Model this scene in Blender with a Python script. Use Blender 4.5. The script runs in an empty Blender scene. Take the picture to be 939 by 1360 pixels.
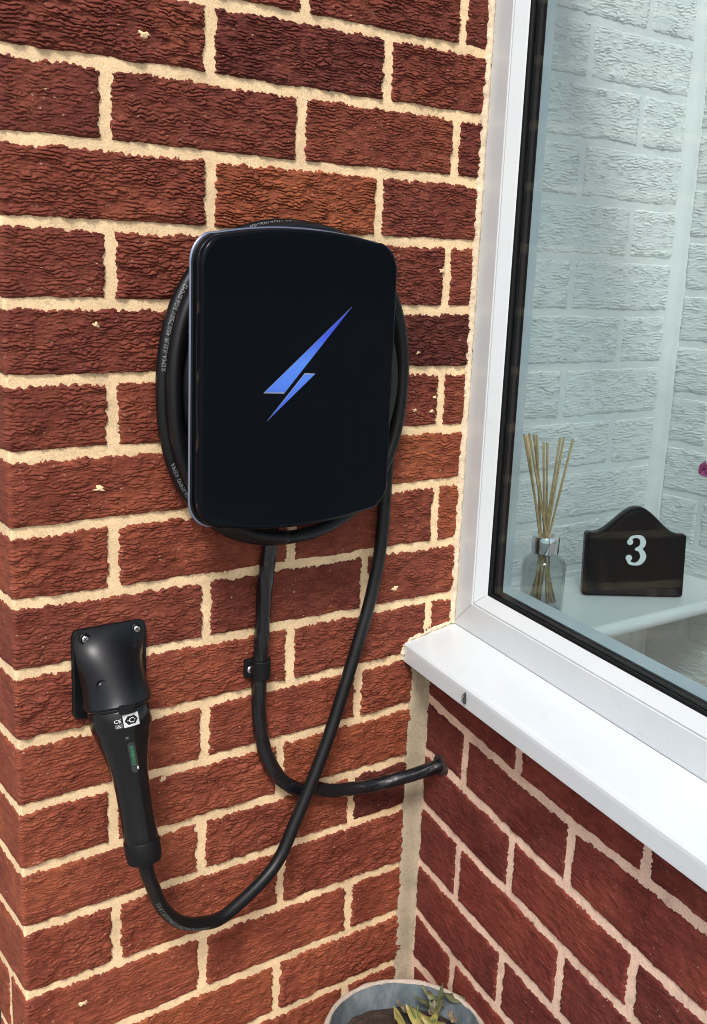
import bpy, math, random
import numpy as np
from mathutils import Vector, Matrix

# ------------------------------------------------------------------ camera, world, sun, exposure
SC = bpy.context.scene
COL = SC.collection
Z0 = 1500.0                      # millimetres from the ground to the height datum of the brick courses
S = 0.001


def P3(x, y, z):
    """wall millimetres -> scene metres"""
    return Vector((x * S, y * S, (z + Z0) * S))


cam_d = bpy.data.cameras.new('camera')
cam = bpy.data.objects.new('camera', cam_d)
COL.objects.link(cam)
SC.camera = cam
CAMP = (-336.56247549, -1018.1226125, -213.59173164)
R_ = np.array([[0.80559242, 0.58368244, 0.10166448], [-0.59105342, 0.77988642, 0.20599277],
               [0.04094761, -0.22603535, 0.97325809]])
cam.matrix_world = Matrix(((R_[0, 0], R_[0, 2], -R_[0, 1], CAMP[0] * S), (R_[1, 0], R_[1, 2], -R_[1, 1], CAMP[1] * S),
                           (R_[2, 0], R_[2, 2], -R_[2, 1], (CAMP[2] + Z0) * S), (0, 0, 0, 1)))
cam_d.sensor_fit = 'VERTICAL'
cam_d.sensor_height = 36.0
cam_d.lens = 36.0 * 1401.49 / 1360.0
cam_d.clip_start = 0.02
cam_d.clip_end = 2000.0

SUN_EL, SUN_AZ = math.radians(49), math.radians(221)      # azimuth clockwise from +Y: light from the front left
world = bpy.data.worlds.new('World')
SC.world = world
world.use_nodes = True
wn_ = world.node_tree.nodes
wl_ = world.node_tree.links
for n in list(wn_):
    wn_.remove(n)
w_out = wn_.new('ShaderNodeOutputWorld')
w_bg = wn_.new('ShaderNodeBackground')
w_sky = wn_.new('ShaderNodeTexSky')
w_sky.sky_type = 'NISHITA'
w_sky.sun_disc = False
w_sky.sun_elevation = SUN_EL
w_sky.sun_rotation = SUN_AZ
w_sky.air_density = 1.0
w_sky.dust_density = 3.0
w_hs = wn_.new('ShaderNodeHueSaturation')                 # thin cloud takes most of the blue out of the sky
w_hs.inputs['Saturation'].default_value = 0.62
w_bg.inputs['Strength'].default_value = 0.14
wl_.new(w_sky.outputs['Color'], w_hs.inputs['Color'])
wl_.new(w_hs.outputs['Color'], w_bg.inputs['Color'])
wl_.new(w_bg.outputs[0], w_out.inputs['Surface'])

sun_d = bpy.data.lights.new('sun', 'SUN')
sun_d.energy = 2.2
sun_d.angle = math.radians(13)
sun_d.color = (1.0, 0.965, 0.91)
sun = bpy.data.objects.new('sun', sun_d)
COL.objects.link(sun)
sdir = Vector((math.sin(SUN_AZ) * math.cos(SUN_EL), math.cos(SUN_AZ) * math.cos(SUN_EL), math.sin(SUN_EL)))
sun.rotation_euler = sdir.to_track_quat('Z', 'Y').to_euler()
sun.location = (-3, -3, 5)

SC.view_settings.view_transform = 'Standard'
SC.view_settings.look = 'None'
SC.view_settings.gamma = 1.0
SC.view_settings.use_curve_mapping = False
SC.view_settings.exposure = 0.36
SC.render.engine = 'CYCLES'
SC.cycles.filter_width = 1.0
SC.cycles.max_bounces = 10
SC.cycles.transparent_max_bounces = 16

# ------------------------------------------------------------------ helpers
rng = np.random.default_rng(7)


def _hash(ix, iy, seed):
    h = (ix.astype(np.int64) * 374761393 + iy.astype(np.int64) * 668265263 + seed * 1442695041) & 0xFFFFFFFF
    h = ((h ^ (h >> 13)) * 1274126177) & 0xFFFFFFFF
    h = (h ^ (h >> 16)) & 0xFFFFFFFF
    return h.astype(np.float64) / 4294967295.0 * 2 - 1


def vn(x, y, seed=0):
    x = np.asarray(x, float)
    y = np.asarray(y, float)
    x, y = np.broadcast_arrays(x, y)
    ix = np.floor(x)
    iy = np.floor(y)
    fx = x - ix
    fy = y - iy
    fx = fx * fx * (3 - 2 * fx)
    fy = fy * fy * (3 - 2 * fy)
    a = _hash(ix, iy, seed)
    b = _hash(ix + 1, iy, seed)
    c = _hash(ix, iy + 1, seed)
    d = _hash(ix + 1, iy + 1, seed)
    return (a * (1 - fx) + b * fx) * (1 - fy) + (c * (1 - fx) + d * fx) * fy


def smooth(a, b, x):
    t = np.clip((x - a) / (b - a), 0, 1)
    return t * t * (3 - 2 * t)


def link(name, me, mat=None, parent=None, smooth_shade=True):
    o = bpy.data.objects.new(name, me)
    COL.objects.link(o)
    if mat is not None:
        me.materials.append(mat)
    if parent is not None:
        o.parent = parent
    if smooth_shade and len(me.polygons):
        me.polygons.foreach_set('use_smooth', np.ones(len(me.polygons), bool))
    return o


def empty(name, label, cat, loc=(0, 0, 0), group=None):
    """an Empty at the base of a thing, location given in wall millimetres"""
    o = bpy.data.objects.new(name, None)
    o.empty_display_size = 0.03
    COL.objects.link(o)
    o.location = P3(*loc)
    tag(o, label, cat, group)
    return o


def tag(o, label=None, cat=None, group=None, kind=None):
    if label:
        o['label'] = label
    if cat:
        o['category'] = cat
    if group:
        o['group'] = group
    if kind:
        o['kind'] = kind
    return o


def mesh(name, verts, faces, mat=None, parent=None, smooth_shade=True):
    """verts in wall millimetres; the object's origin sits at the middle of its own verts"""
    v = np.asarray(verts, float)
    c = (v.min(0) + v.max(0)) / 2
    me = bpy.data.meshes.new(name)
    me.from_pydata([tuple(q) for q in (v - c) * S], [], [tuple(int(i) for i in f) for f in faces])
    me.update()
    o = link(name, me, mat, parent, smooth_shade)
    place(o, c, parent)
    return o


def origin_of(o):
    l = Vector((0, 0, 0))
    while o is not None:
        l += o.location
        o = o.parent
    return l


def place(o, c, parent):
    base = origin_of(parent) if parent is not None else Vector((0, 0, 0))
    o.location = P3(*c) - base


def grid_mesh(name, X, Y, Z, mat, parent, smooth_shade=True, close_u=False):
    """X, Y, Z arrays (ny, nx) in wall millimetres"""
    ny, nx = X.shape
    v = np.stack([X, Y, Z], -1).reshape(-1, 3)
    c = (v.min(0) + v.max(0)) / 2
    jj, ii = np.meshgrid(np.arange(ny - 1), np.arange(nx if close_u else nx - 1), indexing='ij')
    i2 = (ii + 1) % nx
    f = np.stack([jj * nx + ii, jj * nx + i2, (jj + 1) * nx + i2, (jj + 1) * nx + ii], -1).reshape(-1, 4)
    me = bpy.data.meshes.new(name)
    me.vertices.add(len(v))
    me.vertices.foreach_set('co', ((v - c) * S).astype(np.float32).ravel())
    me.loops.add(len(f) * 4)
    me.loops.foreach_set('vertex_index', f.astype(np.int32).ravel())
    me.polygons.add(len(f))
    me.polygons.foreach_set('loop_start', np.arange(0, len(f) * 4, 4, dtype=np.int32))
    me.update(calc_edges=True)
    o = link(name, me, mat, parent, smooth_shade)
    place(o, c, parent)
    return o


def box_vf(x0, x1, y0, y1, z0, z1):
    v = [(x0, y0, z0), (x1, y0, z0), (x1, y1, z0), (x0, y1, z0), (x0, y0, z1), (x1, y0, z1), (x1, y1, z1), (x0, y1, z1)]
    f = [(0, 3, 2, 1), (4, 5, 6, 7), (0, 1, 5, 4), (1, 2, 6, 5), (2, 3, 7, 6), (3, 0, 4, 7)]
    return v, f


def bevel(o, w, seg=2):
    m = o.modifiers.new('bevel', 'BEVEL')
    m.width = w * S
    m.segments = seg
    m.limit_method = 'ANGLE'
    m.angle_limit = math.radians(35)
    return o


def prism(name, poly, to3, d0, d1, mat, parent, smooth_shade=False, bev=0):
    """closed 2-D outline pushed from depth d0 to d1; to3(a, b, d) gives wall millimetres"""
    n = len(poly)
    v = [to3(a, b, d0) for a, b in poly] + [to3(a, b, d1) for a, b in poly]
    f = [tuple(range(n))[::-1], tuple(range(n, 2 * n))] + [(i, (i + 1) % n, n + (i + 1) % n, n + i) for i in range(n)]
    o = mesh(name, v, f, mat, parent, smooth_shade)
    import bmesh
    bm = bmesh.new()
    bm.from_mesh(o.data)
    bmesh.ops.recalc_face_normals(bm, faces=bm.faces)
    bm.to_mesh(o.data)
    bm.free()
    if bev:
        bevel(o, bev)
    return o


def catmull(pts, n):
    p = np.asarray(pts, float)
    p = np.vstack([2 * p[0] - p[1], p, 2 * p[-1] - p[-2]])
    out = []
    for i in range(1, len(p) - 2):
        t = np.linspace(0, 1, n, endpoint=False)[:, None]
        a, b, c, d = p[i - 1], p[i], p[i + 1], p[i + 2]
        out.append(0.5 * (2 * b + (c - a) * t + (2 * a - 5 * b + 4 * c - d) * t ** 2 + (3 * b - a - 3 * c + d) * t ** 3))
    return np.vstack(out + [p[-2][None]])


def resample(p, step):
    d = np.r_[0, np.cumsum(np.linalg.norm(np.diff(p, axis=0), axis=1))]
    n = max(2, int(round(d[-1] / step)) + 1)
    s = np.linspace(0, d[-1], n)
    return np.stack([np.interp(s, d, p[:, k]) for k in range(3)], 1), s


def frames(p, ref=(0, -1, 0)):
    t = np.gradient(p, axis=0)
    t /= np.linalg.norm(t, axis=1)[:, None]
    r = np.array(ref, float)
    n1 = r - (t @ r)[:, None] * t
    n1 /= np.linalg.norm(n1, axis=1)[:, None]
    return t, n1, np.cross(t, n1)


def tube(name, p, rad, mat, parent, sides=16, disp=None, cap=True, ref=(0, -1, 0)):
    """tube along p (n,3); rad a number or array; disp(s, phi) adds to the radius"""
    p = np.asarray(p, float)
    t, a, b = frames(p, ref)
    s = np.r_[0, np.cumsum(np.linalg.norm(np.diff(p, axis=0), axis=1))]
    ph = np.linspace(0, 2 * np.pi, sides, endpoint=False)
    r = np.broadcast_to(np.asarray(rad, float), (len(p),))[:, None] * np.ones(sides)
    if disp is not None:
        r = r + disp(s[:, None], ph[None, :])
    V = p[:, None, :] + r[..., None] * (np.cos(ph)[None, :, None] * a[:, None, :] + np.sin(ph)[None, :, None] * b[:, None, :])
    if cap:
        V = np.concatenate([np.repeat(p[:1][:, None, :], sides, 1), V, np.repeat(p[-1:][:, None, :], sides, 1)], 0)
    return grid_mesh(name, V[..., 0], V[..., 1], V[..., 2], mat, parent, close_u=True)


def lathe(name, prof, base, axis, mat, parent, sides=40, squash=1.0, ref=(0, -1, 0)):
    """profile [(distance along axis, radius)] turned round an axis from base"""
    ax = np.array(axis, float)
    ax /= np.linalg.norm(ax)
    r = np.array(ref, float)
    a = r - (ax @ r) * ax
    a /= np.linalg.norm(a)
    b = np.cross(ax, a)
    ph = np.linspace(0, 2 * np.pi, sides, endpoint=False)
    pr = np.asarray(prof, float)
    V = np.array(base, float)[None, None, :] + pr[:, 0][:, None, None] * ax + pr[:, 1][:, None, None] * (
        np.cos(ph)[None, :, None] * a * squash + np.sin(ph)[None, :, None] * b)
    return grid_mesh(name, V[..., 0], V[..., 1], V[..., 2], mat, parent, close_u=True)


def text2d(s, size):
    """triangulated lettering: verts (n,2) in millimetres, centred on y, and faces"""
    cu = bpy.data.curves.new('lettering', 'FONT')
    cu.body = s
    cu.size = size
    cu.resolution_u = 2
    ob = bpy.data.objects.new('lettering', cu)
    COL.objects.link(ob)
    dg = bpy.context.evaluated_depsgraph_get()
    me = bpy.data.meshes.new_from_object(ob.evaluated_get(dg))
    v = np.array([tuple(q.co)[:2] for q in me.vertices])
    f = [tuple(q.vertices) for q in me.polygons]
    bpy.data.objects.remove(ob)
    bpy.data.meshes.remove(me)
    bpy.data.curves.remove(cu)
    v[:, 1] -= size * 0.35
    return v, f


# ------------------------------------------------------------------ materials
def mat(name):
    m = bpy.data.materials.new(name)
    m.use_nodes = True
    nt = m.node_tree
    return m, nt, nt.nodes['Principled BSDF']


def N(nt, kind, **kw):
    n = nt.nodes.new(kind)
    for k, v in kw.items():
        setattr(n, k, v)
    return n


def noise(nt, scale, detail=4, rough=0.55, vec=None):
    n = N(nt, 'ShaderNodeTexNoise')
    n.inputs['Scale'].default_value = scale
    n.inputs['Detail'].default_value = detail
    n.inputs['Roughness'].default_value = rough
    if vec is not None:
        nt.links.new(vec, n.inputs['Vector'])
    return n


def ramp(nt, fac, stops):
    r = N(nt, 'ShaderNodeValToRGB')
    e = r.color_ramp.elements
    while len(e) < len(stops):
        e.new(0.5)
    for q, (p, c) in zip(e, stops):
        q.position = p
        q.color = c if len(c) == 4 else (*c, 1)
    nt.links.new(fac, r.inputs['Fac'])
    return r


def mixc(nt, fac, a, b, mode='MIX'):
    m = N(nt, 'ShaderNodeMix', data_type='RGBA', blend_type=mode)
    for sock, val in ((m.inputs[0], fac), (m.inputs[6], a), (m.inputs[7], b)):
        if hasattr(val, 'is_output'):
            nt.links.new(val, sock)
        elif isinstance(val, (int, float)):
            sock.default_value = val
        else:
            sock.default_value = (*val, 1) if len(val) == 3 else val
    return m.outputs[2]


def pos(nt, scale=(1, 1, 1)):
    g = N(nt, 'ShaderNodeNewGeometry')
    mp = N(nt, 'ShaderNodeMapping')
    mp.inputs['Scale'].default_value = scale
    nt.links.new(g.outputs['Position'], mp.inputs['Vector'])
    return mp.outputs['Vector']


def bump(nt, bs, h, strength, dist):
    b = N(nt, 'ShaderNodeBump')
    b.inputs['Strength'].default_value = strength
    b.inputs['Distance'].default_value = dist
    nt.links.new(h, b.inputs['Height'])
    nt.links.new(b.outputs['Normal'], bs.inputs['Normal'])
    return b


def simple(name, col, rough=0.5, metal=0.0, spec=0.5, nscale=None, namt=0.15, bmp=0.0):
    m, nt, b = mat(name)
    b.inputs['Roughness'].default_value = rough
    b.inputs['Metallic'].default_value = metal
    b.inputs['Specular IOR Level'].default_value = spec
    if nscale:
        v = pos(nt)
        n = noise(nt, nscale, 5, 0.6, v)
        dark = tuple(c * (1 - namt) for c in col)
        lite = tuple(min(1, c * (1 + namt)) for c in col)
        r = ramp(nt, n.outputs['Fac'], [(0.3, dark), (0.7, lite)])
        nt.links.new(r.outputs['Color'], b.inputs['Base Color'])
        if bmp:
            bump(nt, b, n.outputs['Fac'], bmp, 0.001)
    else:
        b.inputs['Base Color'].default_value = (*col, 1)
    return m


def brick_mat():
    m, nt, b = mat('red_brick')
    v = pos(nt)
    oi = N(nt, 'ShaderNodeObjectInfo')
    big = noise(nt, 14, 3, 0.5, v)
    med = noise(nt, 90, 5, 0.65, pos(nt, (0.6, 0.6, 1.6)))
    fine = noise(nt, 420, 6, 0.7, v)
    r1 = ramp(nt, big.outputs['Fac'], [(0.32, (0.78, 0.72, 0.74)), (0.5, (1, 1, 1)), (0.7, (1.22, 1.3, 1.15))])
    c = mixc(nt, 1.0, oi.outputs['Color'], r1.outputs['Color'], 'MULTIPLY')
    r2 = ramp(nt, med.outputs['Fac'], [(0.3, (0.6, 0.55, 0.55)), (0.5, (1, 1, 1)), (0.75, (1.45, 1.4, 1.3))])
    c = mixc(nt, 0.85, c, r2.outputs['Color'], 'MULTIPLY')
    r3 = ramp(nt, fine.outputs['Fac'], [(0.3, (0.6, 0.58, 0.58)), (0.7, (1.4, 1.4, 1.4))])
    c = mixc(nt, 0.6, c, r3.outputs['Color'], 'MULTIPLY')
    # pale grains and mortar crumbs
    gr = noise(nt, 330, 3, 0.55, pos(nt, (0.8, 0.8, 1.2)))
    gate = noise(nt, 38, 3, 0.6, v)
    mm = N(nt, 'ShaderNodeMath', operation='MULTIPLY_ADD')
    nt.links.new(gate.outputs['Fac'], mm.inputs[0])
    mm.inputs[1].default_value = 0.22
    nt.links.new(gr.outputs['Fac'], mm.inputs[2])
    sp = ramp(nt, mm.outputs[0], [(0.80, (0, 0, 0)), (0.85, (0.8, 0.8, 0.8))])
    c = mixc(nt, sp.outputs['Color'], c, (0.55, 0.4, 0.27))
    nt.links.new(c, b.inputs['Base Color'])
    b.inputs['Roughness'].default_value = 0.7
    b.inputs['Specular IOR Level'].default_value = 0.16
    add = N(nt, 'ShaderNodeMath', operation='ADD')
    nt.links.new(med.outputs['Fac'], add.inputs[0])
    nt.links.new(fine.outputs['Fac'], add.inputs[1])
    bump(nt, b, add.outputs[0], 0.6, 0.0012)
    return m


def mortar_mat(name, col, stain):
    m, nt, b = mat(name)
    v = pos(nt)
    n1 = noise(nt, 18, 5, 0.6, v)
    n2 = noise(nt, 420, 4, 0.7, v)
    r1 = ramp(nt, n1.outputs['Fac'], [(0.28, tuple(q * 0.74 for q in col)), (0.52, col), (0.8, tuple(min(1, q * 1.12) for q in col))])
    r2 = ramp(nt, n2.outputs['Fac'], [(0.28, (0.6, 0.55, 0.48)), (0.48, (1, 1, 1)), (0.8, (1.12, 1.12, 1.12))])
    c = mixc(nt, 0.8, r1.outputs['Color'], r2.outputs['Color'], 'MULTIPLY')
    n3 = noise(nt, 55, 6, 0.75, v)
    r3 = ramp(nt, n3.outputs['Fac'], [(0.55, (0, 0, 0)), (0.72, (1, 1, 1))])
    sc_ = N(nt, 'ShaderNodeMath', operation='MULTIPLY')
    nt.links.new(r3.outputs['Color'], sc_.inputs[0])
    sc_.inputs[1].default_value = 0.55
    c = mixc(nt, sc_.outputs[0], c, stain)
    nt.links.new(c, b.inputs['Base Color'])
    b.inputs['Roughness'].default_value = 0.9
    b.inputs['Specular IOR Level'].default_value = 0.2
    bump(nt, b, n2.outputs['Fac'], 0.7, 0.0012)
    return m


def painted_mat():
    m, nt, b = mat('white_masonry_paint')
    v = pos(nt)
    n1 = noise(nt, 9, 5, 0.6, v)
    r1 = ramp(nt, n1.outputs['Fac'], [(0.3, (0.72, 0.74, 0.73)), (0.7, (0.82, 0.83, 0.81))])
    nt.links.new(r1.outputs['Color'], b.inputs['Base Color'])
    b.inputs['Roughness'].default_value = 0.55
    n2 = noise(nt, 300, 3, 0.6, v)
    bump(nt, b, n2.outputs['Fac'], 0.25, 0.0008)
    return m


def upvc_mat():
    m, nt, b = mat('white_upvc')
    v = pos(nt)
    n1 = noise(nt, 6, 5, 0.65, v)
    r1 = ramp(nt, n1.outputs['Fac'], [(0.3, (0.60, 0.645, 0.675)), (0.7, (0.66, 0.705, 0.73))])
    n2 = noise(nt, 70, 6, 0.8, pos(nt, (1, 0.4, 1)))
    r2 = ramp(nt, n2.outputs['Fac'], [(0.60, (0, 0, 0)), (0.75, (0.6, 0.6, 0.6))])
    c = mixc(nt, r2.outputs['Color'], r1.outputs['Color'], (0.47, 0.46, 0.43))
    # scattered dirt specks
    vo = N(nt, 'ShaderNodeTexVoronoi')
    vo.inputs['Scale'].default_value = 42
    nt.links.new(v, vo.inputs['Vector'])
    r3 = ramp(nt, vo.outputs['Distance'], [(0.02, (0.8, 0.8, 0.8)), (0.045, (0, 0, 0))])
    c = mixc(nt, r3.outputs['Color'], c, (0.32, 0.29, 0.25))
    nt.links.new(c, b.inputs['Base Color'])
    b.inputs['Roughness'].default_value = 0.28
    return m


M_BRICK = brick_mat()
M_MORTAR = mortar_mat('sand_mortar', (0.85, 0.625, 0.375), (0.33, 0.24, 0.15))
M_MORTAR_PINK = mortar_mat('pale_mortar', (0.82, 0.585, 0.45), (0.3, 0.22, 0.16))
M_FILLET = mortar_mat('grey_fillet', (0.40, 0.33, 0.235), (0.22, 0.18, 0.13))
M_PAINT = painted_mat()
M_UPVC = upvc_mat()
M_SEAL = mortar_mat('cream_sealant', (0.74, 0.60, 0.43), (0.35, 0.27, 0.2))
M_RUBBER = simple('black_rubber', (0.006, 0.006, 0.007), 0.5, spec=0.2)
M_SPACER = simple('spacer_bar', (0.03, 0.028, 0.028), 0.5, spec=0.2)
M_BLACK = simple('black_plastic', (0.0040, 0.0045, 0.0055), 0.38, spec=0.3, nscale=40, namt=0.3)
M_GLOSS = simple('black_acrylic_panel', (0.0022, 0.0035, 0.006), 0.12, spec=0.12)
M_GLINT = simple('sky_glint_grey', (0.27, 0.31, 0.44), 0.3, metal=0.8)  # grey-blue stands in for sky reflected along the charger's edge
M_CABLE = simple('black_cable_sheath', (0.0045, 0.005, 0.006), 0.42, nscale=60, namt=0.3, bmp=0.1, spec=0.32)
M_SWA = simple('black_armoured_sheath', (0.006, 0.007, 0.009), 0.26, nscale=200, namt=0.5, bmp=0.3, spec=0.5)
M_PLUG = simple('satin_black_plug', (0.005, 0.0055, 0.0068), 0.2, nscale=300, namt=0.2, bmp=0.03, spec=0.42)
M_HOLSTER = simple('black_holster_plastic', (0.005, 0.0056, 0.0072), 0.36, nscale=35, namt=0.45, bmp=0.05, spec=0.36)
M_STEEL = simple('zinc_screw', (0.62, 0.62, 0.6), 0.32, metal=1.0, nscale=300)
M_CHROME = simple('polished_chrome', (0.82, 0.83, 0.84), 0.08, metal=1.0)
M_PRINT = simple('pale_print', (0.2, 0.215, 0.225), 0.5)
M_PRINT_W = simple('white_print', (0.75, 0.76, 0.76), 0.5)
M_PRINT_G = simple('green_print', (0.03, 0.42, 0.15), 0.5)
M_LABELBG = simple('silver_label', (0.55, 0.56, 0.56), 0.4)
M_REED = simple('rattan_reed', (0.48, 0.34, 0.17), 0.7, nscale=160, namt=0.35)
M_SIGN = simple('black_gloss_sign_paint', (0.004, 0.0035, 0.004), 0.24, spec=0.3, nscale=12, namt=0.3)
M_NUM = simple('white_numeral_paint', (0.78, 0.79, 0.77), 0.4)
M_BOARD = simple('white_gloss_board', (0.78, 0.78, 0.76), 0.3, nscale=8, namt=0.04)
M_PETAL = simple('magenta_petal', (0.42, 0.07, 0.22), 0.55, nscale=120, namt=0.35)
M_STEM = simple('green_stem', (0.07, 0.12, 0.03), 0.6, nscale=90)
M_CERAMIC = simple('white_ceramic', (0.7, 0.7, 0.68), 0.2)
M_DARK = simple('dark_grey_post', (0.05, 0.05, 0.058), 0.5, nscale=20)


def glass_mat(name, tint, refl=1.0):
    """window pane: light passes, part of it mirrors by the angle"""
    m, nt, b = mat(name)
    nt.nodes.remove(b)
    out = nt.nodes['Material Output']
    tr = N(nt, 'ShaderNodeBsdfTransparent')
    tr.inputs['Color'].default_value = (*tint, 1)
    gl = N(nt, 'ShaderNodeBsdfGlossy')
    gl.inputs['Roughness'].default_value = 0.01
    fr = N(nt, 'ShaderNodeFresnel')
    ge = N(nt, 'ShaderNodeNewGeometry')                   # a thin sheet: the same reflectance on both of its faces
    io = N(nt, 'ShaderNodeMapRange')
    io.inputs['To Min'].default_value = 1.5
    io.inputs['To Max'].default_value = 1 / 1.5
    nt.links.new(ge.outputs['Backfacing'], io.inputs['Value'])
    nt.links.new(io.outputs[0], fr.inputs['IOR'])
    ml = N(nt, 'ShaderNodeMath', operation='MULTIPLY')
    ml.inputs[1].default_value = refl
    nt.links.new(fr.outputs[0], ml.inputs[0])
    mx = N(nt, 'ShaderNodeMixShader')
    nt.links.new(ml.outputs[0], mx.inputs[0])
    nt.links.new(tr.outputs[0], mx.inputs[1])
    nt.links.new(gl.outputs[0], mx.inputs[2])
    nt.links.new(mx.outputs[0], out.inputs['Surface'])
    return m


M_PANE = glass_mat('window_glass', (0.872, 0.908, 0.912), 0.36)
M_BOTTLE = glass_mat('bottle_glass', (0.885, 0.905, 0.90), 1.3)


def bolt_mat():
    m, nt, b = mat('blue_led_diffuser')
    g = N(nt, 'ShaderNodeNewGeometry')
    sx = N(nt, 'ShaderNodeSeparateXYZ')
    nt.links.new(g.outputs['Position'], sx.inputs[0])
    mr = N(nt, 'ShaderNodeMapRange')
    mr.inputs['From Min'].default_value = (-371 + Z0) * S
    mr.inputs['From Max'].default_value = (-256 + Z0) * S
    nt.links.new(sx.outputs['Z'], mr.inputs['Value'])
    r = ramp(nt, mr.outputs[0], [(0.0, (0.035, 0.06, 0.62)), (0.3, (0.085, 0.25, 0.95)), (0.5, (0.10, 0.30, 1.0)), (0.75, (0.035, 0.09, 0.8)), (1.0, (0.02, 0.04, 0.55))])
    nt.links.new(r.outputs['Color'], b.inputs['Emission Color'])
    b.inputs['Emission Strength'].default_value = 0.58
    b.inputs['Base Color'].default_value = (0.02, 0.03, 0.1, 1)
    b.inputs['Roughness'].default_value = 0.3
    return m


M_BOLT = bolt_mat()
M_BOLT_EDGE = simple('silver_bolt_outline', (0.45, 0.47, 0.55), 0.3, metal=0.5)


def pot_mat():
    m, nt, b = mat('blue_grey_glaze')
    v = pos(nt)
    n1 = noise(nt, 30, 6, 0.7, pos(nt, (1, 1, 0.45)))
    r = ramp(nt, n1.outputs['Fac'], [(0.25, (0.06, 0.075, 0.09)), (0.5, (0.13, 0.16, 0.18)), (0.72, (0.26, 0.29, 0.30)), (0.85, (0.42, 0.43, 0.42))])
    nt.links.new(r.outputs['Color'], b.inputs['Base Color'])
    b.inputs['Roughness'].default_value = 0.42
    bump(nt, b, n1.outputs['Fac'], 0.3, 0.002)
    return m


M_POT = pot_mat()
M_RIM = mortar_mat('chipped_stone_rim', (0.44, 0.37, 0.31), (0.22, 0.15, 0.11))
M_SOIL = simple('dark_soil', (0.035, 0.02, 0.014), 0.95, nscale=150, namt=0.6, bmp=0.8)


def leaf_mat(name, a, c):
    m, nt, b = mat(name)
    n1 = noise(nt, 45, 5, 0.6, pos(nt))
    r = ramp(nt, n1.outputs['Fac'], [(0.3, a), (0.65, c)])
    nt.links.new(r.outputs['Color'], b.inputs['Base Color'])
    b.inputs['Roughness'].default_value = 0.5
    return m


M_LEAF_Y = leaf_mat('yellowing_leaf', (0.12, 0.105, 0.03), (0.34, 0.29, 0.09))
M_LEAF_G = leaf_mat('green_leaf', (0.04, 0.045, 0.022), (0.13, 0.135, 0.06))
M_LEAF_B = leaf_mat('withered_leaf', (0.06, 0.045, 0.025), (0.22, 0.15, 0.09))


def ground_mat():
    m, nt, b = mat('concrete_paving')
    n1 = noise(nt, 3, 8, 0.65, pos(nt))
    r = ramp(nt, n1.outputs['Fac'], [(0.3, (0.22, 0.21, 0.19)), (0.7, (0.36, 0.34, 0.31))])
    nt.links.new(r.outputs['Color'], b.inputs['Base Color'])
    b.inputs['Roughness'].default_value = 0.9
    return m


# ------------------------------------------------------------------ ground
o = mesh('ground', [(-60000, -60000, -Z0), (60000, -60000, -Z0), (60000, 60000, -Z0), (-60000, 60000, -Z0)], [(0, 1, 2, 3)], ground_mat())
tag(o, 'grey concrete ground below the walls', kind='structure')

# ------------------------------------------------------------------ surfaces the bricks lie on
XC, TH = 559.0802, 1.777
WD = np.array([math.cos(TH), -math.sin(TH), 0.0])      # along the porch wall, away from the house
WN = np.array([math.sin(TH), math.cos(TH), 0.0])       # into the porch
CR = 3.2


def surf_main(s):
    """front wall; s < 0 runs round the outer corner along the return"""
    s = np.asarray(s, float)
    th = np.clip((s + CR) / (2 * CR), 0, 1) * math.pi / 2
    x = np.where(s > CR, s, CR - CR * np.cos(th))
    y = np.where(s < -CR, -s, CR - CR * np.sin(th))
    return x, y, -np.cos(th), -np.sin(th)


def surf_porch(s):
    s = np.asarray(s, float)
    o1 = np.ones_like(s)
    return XC + WD[0] * s, WD[1] * s, -WN[0] * o1, -WN[1] * o1


RX = 1006.0


def surf_inner(s):                                      # painted wall on the right, s runs towards the viewer
    s = np.asarray(s, float)
    o1 = np.ones_like(s)
    return RX * o1, -s, -o1, 0 * o1


def ripples(s, z, seed, amp, lam):
    """height of the dragged, crinkled face, and how far each lip hangs down over the fold below it"""
    w = 0.5 * vn(s / 38, z / 16, seed) + 0.46 * vn(s / 12, z / 7, seed + 1) + 0.46 * vn(s / 4.4, z / 3.4, seed + 2) + 0.2 * vn(s / 2.3, z / 2.0, seed + 4)
    ph = z / lam + w
    f = ph - np.floor(ph)
    lip = np.where(f < 0.12, smooth(0, 0.12, f), (1 - 0.38 * f) * (1 - smooth(0.55, 0.9, f)))
    m = np.clip(0.62 + 0.75 * vn(s / 11, z / 6.5, seed + 3) + 0.3 * vn(s / 4, z / 4, seed + 6), 0.05, 1.4)
    f2 = z / (lam * 0.5) + 0.8 * vn(s / 6, z / 4, seed + 8) + 1.3 * w
    f2 = f2 - np.floor(f2)
    lip2 = np.where(f2 < 0.2, smooth(0, 0.2, f2), 1 - smooth(0.2, 1.0, f2))
    return amp * (lip * m + 0.2 * lip2), np.minimum(lip, 1) ** 2 * m


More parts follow.
